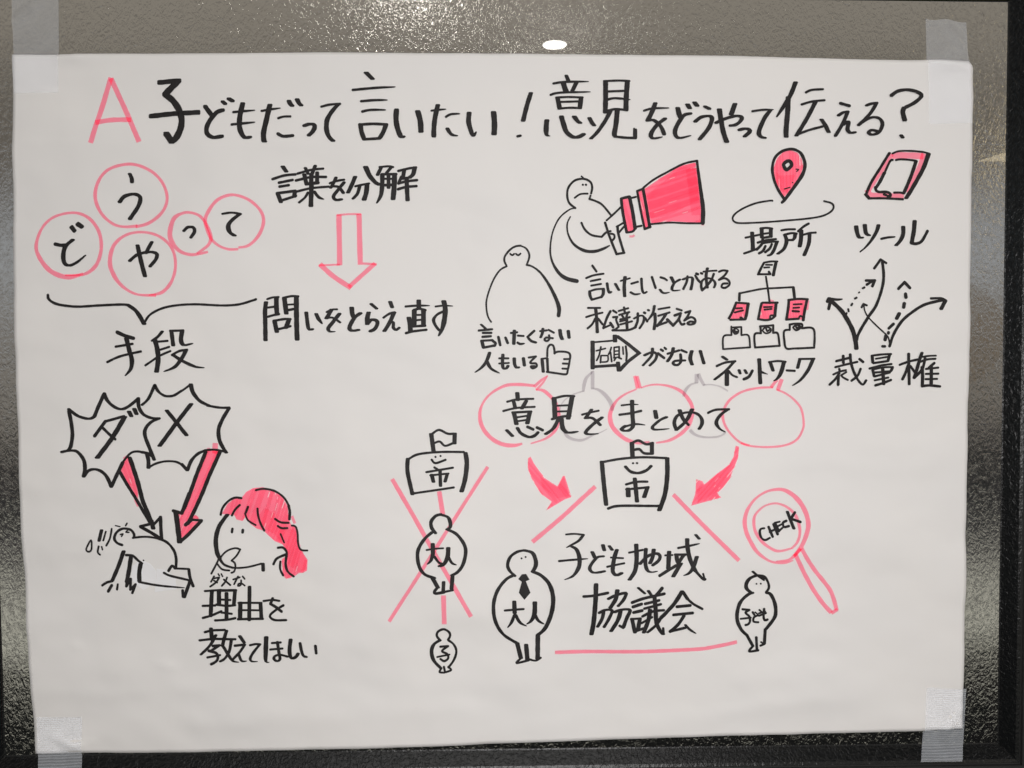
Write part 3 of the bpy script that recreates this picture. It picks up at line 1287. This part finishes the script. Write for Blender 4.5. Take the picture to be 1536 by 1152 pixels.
34 14;1435,292 1480,440
G map_pin_drawing
T 1080 210 8
f88 40 36;640,330 680,220 760,140 830,125 920,160 975,240 990,320 960,420 880,550 765,690 690,570 645,440 / 765,300 800,250 840,300 800,350
w80 34 50;660,380 720,430 900,420 800,640 740,620 680,520
26;760,702 690,590 640,460 622,340 650,220 730,145 830,116 900,125
30;895,124,26 960,165,34 1005,260,38 1005,350,38 970,440,42 890,560,38 780,710,36 740,752,28
34;800,258 755,300 790,360 850,310 835,265 800,258
6;905,355 935,360 912,382
5;770,590 835,570
5;862,512 868,515
15;625,732 595,730 430,760 280,820 180,885 145,940 170,985 250,1000 500,990 750,972 1000,950 1180,925 1280,890 1340,840 1345,790 1310,760 1235,740
G tablet_drawing
T 1260 210 9.6
p76;370,720 430,800 660,812 910,815
p46;400,740 540,520 740,215
p84;735,245 800,232 1000,230 1190,240
p76;1200,200 1130,420 960,760
34 20;695,197 560,410 430,620 355,790
44 26;350,795 390,840
26;390,850 560,846 700,850 895,858
19;740,202 830,170 1000,165 1180,178 1270,200
56 20;1265,205 1180,430 1050,670 945,840
24;740,295 700,320 600,530
44 16;620,480 550,620 495,700
30;490,690 500,730 540,755 640,755 700,775 710,810 670,815
22;790,296 860,285 1000,295 1080,308
44 18;1080,310 1020,500 960,650 905,775
24;765,765 850,762 905,772
26;615,790 645,800
G caption_lettering
T 1110 330 12
64 20;212,228 218,400 220,540
26;92,322 240,290 360,265
28;60,608 200,560 300,520
60 16;385,165 385,320
30;365,155 470,145 570,160
58 18;548,160 545,310
26;410,252 520,238
32;410,325 550,300
30;310,412 450,370 635,348
38;400,340 380,440 290,535
30;410,420 560,395 670,395
36;445,475 400,560 330,605
34;560,440 520,520 440,585
52 20;650,405 600,540 550,620 495,645
28;735,190 850,172 980,170
60 18;795,270 825,380 780,520 670,612
30;790,270 920,240 1010,250
58 20;985,255 970,330 930,370
30;830,365 940,365
32;1230,68 1140,120 1040,205
66 20;1095,190 1090,330 1065,480
28;1110,275 1240,240 1355,228
58 20;1245,250 1230,430 1150,635
G caption_lettering
T 1270 325 12
66 18;148,180 175,300 215,380 265,380
66 18;302,155 330,300 385,340
68 20;550,160,68 520,270,66 430,430,56 320,560,36 230,635,14
30;605,405 720,380 855,368>
66 18;1002,185 1000,310 950,430 870,520
66 18;1215,78 1195,260 1150,480
42;1140,480 1240,490 1340,440 1440,265
G network_drawing
T 1076 384 9.6
20;660,100 760,82 855,82
30 16;660,105 620,180 578,270
38 18;838,85 800,280
22;580,265 740,265
17;690,130 780,130
17;665,170 740,165
26;735,230 755,262
20;692,300 715,460 740,680
19;310,540 480,505 640,475 800,465 1075,452
28;312,540 308,640
34 16;1080,450 1095,610
f72 44 38;260,680 430,690 390,910 180,910
30 18;265,670 210,800 155,900
22;270,675 440,685
36 16;435,690 410,840 390,915
22;175,920 390,915
17;255,755 345,752
17;240,815 360,785
30;325,890 350,905
f80 44 38;620,690 835,680 810,900 590,925 / 760,870 800,870 790,905 750,900
p22;740,640 800,655
26 18;625,680 600,790 580,900
24;640,675 850,675
34 16;830,680 810,870
24;575,910 680,925 760,910 810,870
17;660,738 770,735
17;665,775 765,765
20;745,910 750,860 800,860
f85 46 40;1010,640 1280,630 1220,920 980,910
p36;1290,640 1270,780
30 18;1012,635 1000,760 975,915
24;1005,638 1140,622 1285,625
32 16;1275,630 1240,780 1215,930
24;970,918 1150,905
17;1080,700 1195,695
17;1075,750 1160,745
22;1065,795 1155,802
18;1150,900 1175,865 1220,890
T 1060 470 8
15;285,160 285,262! 190,280 188,430! 510,408! 490,268 405,262! 405,165! 285,172
9;310,225 305,200 340,185 372,205 360,240 325,250 305,225
16;325,205 330,228 355,220
18;635,155 640,240! 565,255 570,410! 865,390! 840,245 785,235! 785,145! 630,158
12;665,195 700,165 755,185 750,225 700,242 665,215 665,195
15;700,180 715,215 745,195
18;980,135 980,200! 915,215 920,330 945,420 1050,422 1275,412! 1265,192 1125,180! 1125,132 1040,126 978,138
14;1020,170 1050,145 1100,150 1105,180 1060,205 1025,180
16;1050,150 1065,180 1095,160
G caption_lettering
32 18;185,522 235,555
20;115,632 220,590 335,575
34 12;325,575 230,680 90,793
46 14;235,690 235,860
26 14;255,690 300,740 355,765
30 12;380,680 395,722
30 12;450,680 472,718
28;540,690 500,760 440,790
40 14;620,550 630,700 640,840
22;650,705 725,730>
36 14;755,590 790,688
18;740,585 850,572 940,582
44 12;920,585 890,700 850,775 800,812>
20;955,685 1050,690
32 12;1110,548 1085,655
18;1100,548 1280,545
38 12;1265,548 1210,680 1120,800 1025,868>
G route_arrows_drawing
T 1230 380 7.68
44 26;402,1095 385,980 340,840 240,670 110,545
30;110,545 85,640
32 20;110,525 180,535 250,528>
40 18;95,520 78,560
26;405,1000 430,920 540,740 640,600 700,420 720,270 705,110
22;612,175 685,75! 748,115
15;290,705 295,690
17;314,645 318,668
18;350,600 362,582
18;395,522 412,512
12;440,455 446,450
18;485,403 503,395
22;530,362 580,330
24;520,315 620,315
26;618,318 595,378
10;785,1060 770,980 740,935 640,840 545,740 505,660 497,590
18;470,622 493,585! 530,600
26;783,1070 830,930 930,780 1060,670 1200,590 1400,540
32 20;1275,520 1380,520 1440,545
38 20;1435,550 1385,640
26;890,410 960,335
28;960,335 1025,400
32;975,470 980,508
32;960,580 952,622
34 24;900,695 870,752
26;830,815 775,865
26;770,912 768,922
34;740,955 730,995
24;702,1072 728,1072
G caption_lettering
T 1236 520 8.533
24;145,185 300,145
28 16;230,115 235,210
20;135,262 280,225 410,195
28 16;318,98 330,200 370,320 430,430 490,485 530,430
26;440,160 485,195
24;455,285 420,370 345,435
22;185,285 190,310
18;110,355 190,320 270,300
24;185,340 140,410 65,485
30;175,370 172,485
18;275,325 210,365! 230,390 295,425
32 16;600,115 612,205
20;600,115 720,100 840,95
30 16;825,95 805,185
16;650,155 800,130
22;620,210 800,185
20;570,280 720,240 850,222
30 16;612,295 632,380
18;620,290 750,265 870,260
30 16;865,265 845,310 820,325
20;645,330 830,315
20;640,380 830,330
36 16;740,280 755,480
18;640,430 810,395
24;650,495 760,460 845,425
30 16;1065,90 1070,280 1078,480
22;955,232 1070,190 1180,165
28;1060,240 1030,330 990,415
24;1090,250 1160,345
36 16;1238,78 1210,160 1140,400
20;1190,205 1300,165 1415,155
16;1250,130 1330,118 1420,115
30;1280,150 1240,290 1140,395
34 16;1240,260 1250,400 1248,500
26;1400,210 1330,270
20;1290,285 1450,268
20;1290,348 1450,345
20;1290,415 1435,412
36 16;1360,240 1362,500
26;1245,505 1340,495 1475,508
G speech_bubble_drawing
T 700 550
p;728,80,5 670,122,20 606,180,24
p;610,172,20 480,160,26 350,170,24 220,240,18 140,340,18 118,450,30 150,560,34 230,650,34 330,700,34 430,708,30 500,692,14
p;728,80,5 680,150,16 622,210,16
p;622,206,10 690,215,26 760,275,30 805,340,30 826,420,30 820,510,28 780,590,24 700,650,16 575,692,10
G speech_bubble_drawing
g;1140,35,8 1070,110,28 1045,222,24
g;1050,218,8 960,248,10 890,290,8 845,350,8 832,430,8
g30;1130,42 1130,195
g;1115,198,10 1180,205,22 1250,260,34 1300,335,36 1308,395,28
g;850,540,10 900,620,26 970,655,22 1050,655,20 1130,615,14 1200,590,6 1262,558,4
G speech_bubble_drawing
T 900 550 7.68
p34;395,105 430,250
p34;420,108 462,248
p;470,245,12 520,225,14 600,208,16 700,208,18 830,235,26 950,300,36 1035,410,40 1062,500,40 1050,600,40 1000,700,40 900,790,36 780,850,26 640,875,14
p;420,258,12 300,310,18 200,380,26 135,480,40 112,580,48 140,690,50 230,790,44 330,850,40 450,875,30 565,865,24
G speech_bubble_drawing
g;955,345,26 980,270,34 1040,205,20 1120,185,10
g44;1105,82 1105,185
g;1125,82,40 1150,140,38 1195,215,30
g;1185,212,12 1270,205,12 1380,230,14 1468,282,14
g;1032,728,34 1090,780,30 1200,812,20 1330,810,18 1400,790,18 1442,755,22
G speech_bubble_drawing
T 1020 550 7.68
p;1120,155,24 1090,180,30 1045,240,34
p;1070,238,18 900,245,22 720,285,22 580,370,26 510,470,28 488,560,30 510,660,26 580,770,22 690,870,22 800,905,16
p;700,880,16 800,912,18 1000,925,20 1200,905,20 1340,840,22 1410,720,22 1420,620,22 1390,480,22 1300,370,20 1200,300,18 1110,265,18
p44;1168,142 1122,272
G caption_lettering
T 700 550
34 12;455,237 460,300
14;365,315 450,295 598,288
28 12;422,312 437,372
32 12;535,307 497,375
13;330,398 450,370 610,360
34 12;425,412 447,515
16;412,412 580,402
34 12;567,405 545,508
12;450,455 545,440
12;452,490 540,478
30 14;362,572 410,622
26 16;457,552 490,600 560,632 610,620 640,590
20;547,540 597,563
20;632,546 682,569
38 12;785,280 792,460
15;770,287 880,262 965,265
38 12;947,267 910,465
12;805,350 930,345
12;810,402 925,398
16;765,470 860,447 930,440
30 12;830,452 780,550 712,603
36 14;847,452 862,550 895,588
15;885,588 940,590 1003,580>
13;1035,430 1110,410 1185,395
30 10;1120,385 1065,462
26 14;1070,460 1130,462 1198,522
30 14;1215,457 1130,520 1068,585 1090,605 1180,600>
T 900 550 7.68
14;245,445 340,435 440,435>
20;222,552 350,535 470,508
42 14;367,392 370,550 375,680 330,730 270,735 243,715 290,680
16;275,690 400,660 515,670>
42 14;630,507 645,590
34 14;760,580 690,612 600,690 615,720 680,722 790,712>
42 14;912,500 942,580 985,645
24;970,625 1015,668
42 12;1055,490 990,620 872,728
36 14;872,725 850,640 890,560 1000,525 1100,535 1163,590 1170,660 1140,715
20;1242,530 1330,495 1480,490
38 14;1465,492 1380,560 1335,640 1370,710 1440,752>
G crossed_out_lines
T 570 730 7.68
p46;140,-90 1050,1485
p38;1242,-230 108,1543
p50;682,52 725,318
p52;733,1240 742,1578
G town_hall_drawing
T 570 630 7.68
44 10;592,157 620,370
20;600,160 680,112 780,155 850,155
42 10;862,152 858,270
18;630,262 690,246 750,295 840,265
40 12;322,442 320,600 375,855
20;340,442 450,390 700,366 965,368
46 12;985,377 1000,500 980,680 940,822
18;382,845 850,776
16;640,422 641,423
16;698,412 699,413
18;597,455 640,495 755,457
18;628,545 690,582
18;535,598 840,548
32 12;692,570 698,760
38 12;597,628 617,712
16;580,635 790,615
32 12;775,622 750,708
G adult_figure_drawing
T 570 730 7.68
34 20;640,528 597,470 590,400 640,335 700,316
36 14;690,316 780,345 808,400 810,460 775,487
34 18;600,522 520,590 450,700 435,800 460,920 520,1000 630,1042
34 18;785,490 880,540 960,640 988,740 960,880 900,970 830,1012
44 12;607,1042 668,1150
26;670,1145 630,1195 645,1218 740,1202
38 12;838,1012 825,1165
18;740,1200 840,1180
34 12;735,1087 730,1195
42 12;610,650 612,770
14;540,720 640,705 730,700
32 12;607,770 590,840 547,883>
28 14;625,790 680,862 730,880
44 14;788,697 780,800 740,880 690,905
28 14;790,800 830,870 882,893>
G child_figure_drawing
T 570 870 7.68
20;690,688 655,640 670,590 735,562 795,595 808,640 785,685
36 14;690,692 620,740 595,820 620,920 700,1008
18 20;787,690 850,740 880,820 850,920 790,1000
16;708,1010 687,1053 740,1060
18;737,995 750,1055
16;787,995 820,1030 760,1055
18;697,765 785,758! 715,815 775,850 785,900 740,930 697,905
14;660,882 800,856
G town_hall_drawing
T 780 640
36 10;1002,142 1008,270
18;1000,147 1060,122 1130,155 1190,145
32 10;1182,147 1182,242
18;1025,205 1070,200 1110,235 1185,240
34 12;733,312 750,500 772,700
16;735,317 900,286 1100,272 1312,280
36 14;1320,282 1320,430 1300,600 1250,748
18;790,732 900,708 1250,710
13;1010,325 1014,325
13;1046,324 1050,325
24 16;945,357 990,400 1060,413 1130,390 1173,352
32 12;1027,462 1048,668
16;950,515 1040,492 1140,490
38 12;968,552 970,622
16;952,560 1150,540
34 12;1140,542 1112,628
G pink_line
p36;675,535 430,760 110,1035
G pink_line
T 1000 640
p36;55,608 350,910 645,1200
G curved_arrow_drawing
T 780 640
f50 40 30;95,270 130,340 220,460 335,535 385,440 400,440 460,630 400,650 230,750 285,670 190,600 110,480 70,370 72,285
w70 34 50;180,450 335,545 390,450 440,620 330,640 200,540
G curved_arrow_drawing
T 1000 640
f-50 40 32;620,170 650,180 640,280 610,350 560,470 500,550 450,590 470,620 490,635 220,710 255,600 262,470 320,490 335,520 440,430 560,340 600,270
w-40 36 40;600,320 500,500 440,590 280,680 270,560 330,530 450,430
G magnifying_glass_drawing
T 1100 710 8
p;710,1038,10 600,1065,28 480,1060,22 380,1020,28 270,930,40 190,800,46 142,680,46 130,560,46 170,420,36 260,300,24 380,220,24 500,192,30 600,197,40 700,250,50 790,340,54 860,460,52 893,590,52 880,700,52 820,850,46 730,970,34 650,1030,24 500,1048,10
p;690,893,16 560,925,26 470,910,30 340,820,34 260,700,34 238,580,34 260,490,26 350,400,18 450,362,18 540,362,20 650,410,26 740,500,34 783,620,34 790,720,30 760,820,28 688,897,20
22 16;362,655 320,665 310,710 330,770 375,795 430,770
26;417,640 465,755
26;477,608 525,725
18;430,700 500,665
24;497,598 540,690
16;490,590 550,577
16;520,635 575,607
18;540,690 582,652
22;630,567 590,590 602,640 660,630
32 12;642,457 720,660
26;732,467 680,550
24;680,540 798,580
T 1080 790 7.68
p44;930,245 1000,370 1100,515 1250,705 1300,820 1335,955
p34;1345,945 1275,992
p46;852,305 960,520 1070,720 1180,880 1275,985
p34;845,330 920,248
G child_figure_drawing
T 1080 850 8
30 14;385,52 440,100
16;440,100 520,155
12;455,98 530,135
38 18;370,308 315,260 310,200 350,135 430,97
22;430,97 520,110 568,180 580,250 545,303
14;430,200 431,201
14;482,198 483,199
36 20;555,308 600,325 650,430 663,540 640,620 547,742
36 18;385,308 330,330 240,420 202,540 205,650 250,750 312,812
32 14;315,812 392,950
30 12;537,742 530,922
18;530,925 482,945
14;490,902 520,922
24 14;432,842 440,1000
20;390,952 347,1013 455,1000
20;265,505 345,512! 300,545 345,592 352,650 330,685 300,693
16;242,620 362,605
20;385,540 405,570
18;450,575 400,600 395,650 452,660
12;415,540 440,560
22;522,502 515,590 530,635 563,628
14;465,512 490,535
16;460,582 545,550
14;460,552 535,530
G pink_line
T 870 860 7.68
p38;-290,903 0,895 700,890 1300,872 1530,845 1805,785
G adult_figure_drawing
T 720 810 7.68
30 18;400,408 340,350 318,280 350,190 430,132 510,116
40 18;510,116 600,142 638,220 640,290 607,358
34 18;385,402 300,450 210,560 160,700 160,850 200,980 280,1090 420,1178
42 18;605,358 700,400 790,490 835,620 835,760 800,900 740,1020 667,1085
44 12;427,1180 470,1352
18;465,1358 422,1408 560,1375
44 12;530,1197 545,1375
46 12;665,1087 662,1358
16;572,1365 640,1378 698,1345
K;480,390 530,385 570,450 527,468 580,600 510,680 445,600 480,475 440,445
14;477,207 478,208
14;524,191 525,192
42 12;393,697 398,830
18;285,800 400,790 500,783
30 12;395,850 360,940 317,998>
34 12;408,850 460,940 535,982>
46 12;630,707 625,840 590,920 537,960>
34 12;630,850 670,920 735,960>
G caption_lettering
T 830 790 9.6
18;178,103 300,92 432,105
40 10;425,106 360,190 260,250 182,292>
52 14;262,275 330,320 370,440 360,570 280,690 158,748>
22;78,485 290,465 490,447>
48 14;552,350 592,435
42 18;708,412 620,430 530,540 518,600 560,640 640,640 725,622
48 14;705,250 725,327
44 14;797,265 837,320
52 20;905,322 870,430 847,560 850,640 900,680 972,652
18;820,430 995,440
20;765,560 890,535 1010,512
56 14;1185,247 1190,450 1165,620 1085,745
20;1082,362 1280,325
48 18;1325,312 1315,500 1340,610 1400,640 1488,627>
50 14;1440,322 1420,430 1382,515
40 26;1240,518 1350,415 1480,378 1528,415 1505,480 1422,542
T 940 790 9.6
56 14;605,352 595,480 590,592
18;547,405 652,400
34;462,690 580,620 700,550
54 14;710,400 715,460 745,540
28;690,395 840,395
50 14;812,402 745,500
56 14;770,520 720,600 657,702
54 14;865,172 870,300 910,480 980,630
30;965,610 1080,735 1118,745
20;1088,668 1112,745
24;735,300 870,275 1040,235>
52 14;1002,425 940,590 880,660 808,690>
42 14;988,112 1033,165
G caption_lettering
T 870 860 7.68
46 14;177,107 168,350 150,560 127,693
24;35,250 150,240 312,207
44 14;420,177 400,280 342,378
32 20;318,275 400,235 490,212 522,217 490,290 432,357
30 18;215,440 280,407 360,412 330,500 272,603
34 14;265,412 250,500 197,603
36 18;390,430 470,402 565,407 530,500 492,608
42 14;460,412 430,520 352,653
22;450,590 490,613
30 14;662,152 735,215
26;590,320 720,275 850,245 960,220
32 14;777,187 820,250
32;933,157 870,235
28;600,370 700,337
24;740,335 900,295
28;607,435 705,412
22;730,390 920,340
42 14;845,242 860,400 870,550 910,640 950,690
24;710,480 830,422 955,410
42 14;795,402 780,520 727,668
38 12;590,507 625,668
20;580,512 690,505
40 12;680,512 660,640
24;620,655 720,622
20;700,560 820,490
34 14;930,480 870,580 772,665
22;950,622 957,688
44 18;1165,197 1080,330 980,440 893,530
38 14;1175,202 1230,285
22;1225,280 1300,345 1402,402
28;1107,372 1262,360
26;1067,465 1290,448
30;1190,477 1120,580 1032,660
24;1032,660 1212,615
30 12;1207,585 1260,640 1330,685>
"""

def build_patches():
    for k, poly in enumerate(([(640, 540), (700, 500), (780, 485), (850, 520), (925, 600), (918, 735), (845, 790), (775, 832), (715, 790), (650, 730), (618, 690)],
                 [(928, 578), (1040, 588), (1100, 650), (1160, 690), (1168, 825), (1040, 838), (913, 856), (908, 760), (925, 690)])):
        pts = [(120 + x / 8, 780 + y / 8) for x, y in poly]
        cx, cy = sum(p[0] for p in pts) / len(pts), sum(p[1] for p in pts) / len(pts)
        vs, fs = [sheet_pt(cx, cy, .00011)], []
        n = len(pts)
        for r in (.5, .97, 1.0):
            for p in pts: vs.append(sheet_pt(cx + (p[0] - cx) * r, cy + (p[1] - cy) * r, (.00011 if r < 1 else .00002) + .00002 * k))
        for i in range(n):
            j = (i + 1) % n
            fs.append((0, 1 + j, 1 + i))
            for q in (0, 1):
                fs.append((1 + q * n + i, 1 + q * n + j, 1 + (q + 1) * n + j, 1 + (q + 1) * n + i))
        mesh_obj('correction_patch', vs, fs, M_PATCH, poster)
build_patches()
parse(STROKES)

# ---------------------------------------------------------------- tape at the corners
def inside_sheet(px, py):
    return along(E_LEFT, min(1, max(0, (py - 84) / 1045)), 1)[0] <= px <= along(E_RIGHT, min(1, max(0, (py - 93) / 998)), 1)[0] and \
        along(E_TOP, min(1, max(0, (px - 22) / 1433.5)), 0)[1] <= py <= along(E_BOTTOM, min(1, max(0, (px - 55) / 1387)), 0)[1]
def tape(corners, mat, label, folds=(), ragged=0.0, cut=None):
    NX, NY = 44, 60
    vs, fs = [], []
    (a, b, c, d) = corners                      # top left, top right, bottom left, bottom right
    for j in range(NY + 1):
        v = j / NY
        for i in range(NX + 1):
            u = i / NX
            px = (1 - v) * ((1 - u) * a[0] + u * b[0]) + v * ((1 - u) * c[0] + u * d[0])
            py = (1 - v) * ((1 - u) * a[1] + u * b[1]) + v * ((1 - u) * c[1] + u * d[1])
            if ragged: py += ragged * (1 - v) * max(0, 1 - v * 8) * (math.sin(u * 9) * .5 + .6 * u)
            x, z = on_plane(px, py)
            # distance into the sheet, so that the film steps over its edge
            near = 0
            for ddx, ddy in ((0, 0), (1.2, 0), (-1.2, 0), (0, 1.2), (0, -1.2)):
                near += .2 if inside_sheet(px + ddx, py + ddy) else 0
            h = .00035 + near * (paper_h(x, z) - .00025)
            if near > 0: h = max(h, (paper_h(x, z) + .00012))
            for (u0, v0, u1, v1, w, hh) in folds:
                du, dv = u1 - u0, v1 - v0
                t = min(1, max(0, ((u - u0) * du + (v - v0) * dv) / (du * du + dv * dv)))
                dd = math.hypot(u - u0 - t * du, v - v0 - t * dv)
                h += hh * math.exp(-(dd / w) ** 2)
            if rim_h(x, z) > 0 and not near:
                for _ in range(4):
                    hh = rim_h(x, z) + .0006
                    x, z = on_plane(px, py, -hh)
                h = max(h, rim_h(x, z) + .0006)
            vs.append((x, -h, z))
    W = NX + 1
    for j in range(NY):
        for i in range(NX):
            if cut and cut(i / NX, j / NY): continue
            q = j * W + i
            fs.append((q, q + W, q + W + 1, q + 1))
    o = mesh_obj('tape_strip', vs, fs, mat, smooth=True)
    return tag(o, label, 'tape', "tape strips at the poster's corners")
tape([(17, -14), (88, -14), (23, 141), (89, 140)], M_TAPE, 'smooth milky tape strip folded at its end on the top left poster corner',
     folds=((.0, .30, .75, .02, .05, .0012), (.05, .33, .8, .04, .04, .0006)))
tape([(1388, 28), (1449, 31), (1392, 187), (1457, 185)], M_TAPE, 'short wrinkled tape piece on the top right poster corner',
     folds=((.55, .08, .85, .22, .06, .0012), (.85, .22, .55, .36, .05, .0009), (.1, .36, 1.0, .37, .03, .0008), (.15, .30, .6, .34, .03, .0005)), ragged=3.0)
tape([(56, 1075), (124, 1075), (58, 1168), (123, 1168)], M_TAPE_RIB, 'ribbed tape strip over the wrinkled bottom left poster corner')
tape([(1389, 1031), (1449, 1033), (1381, 1143), (1443, 1142)], M_TAPE_RIB, 'ribbed tape strip reaching from the bottom right poster corner to the frame',
     folds=((0, 1.0, 1, 1.0, .04, .004),))
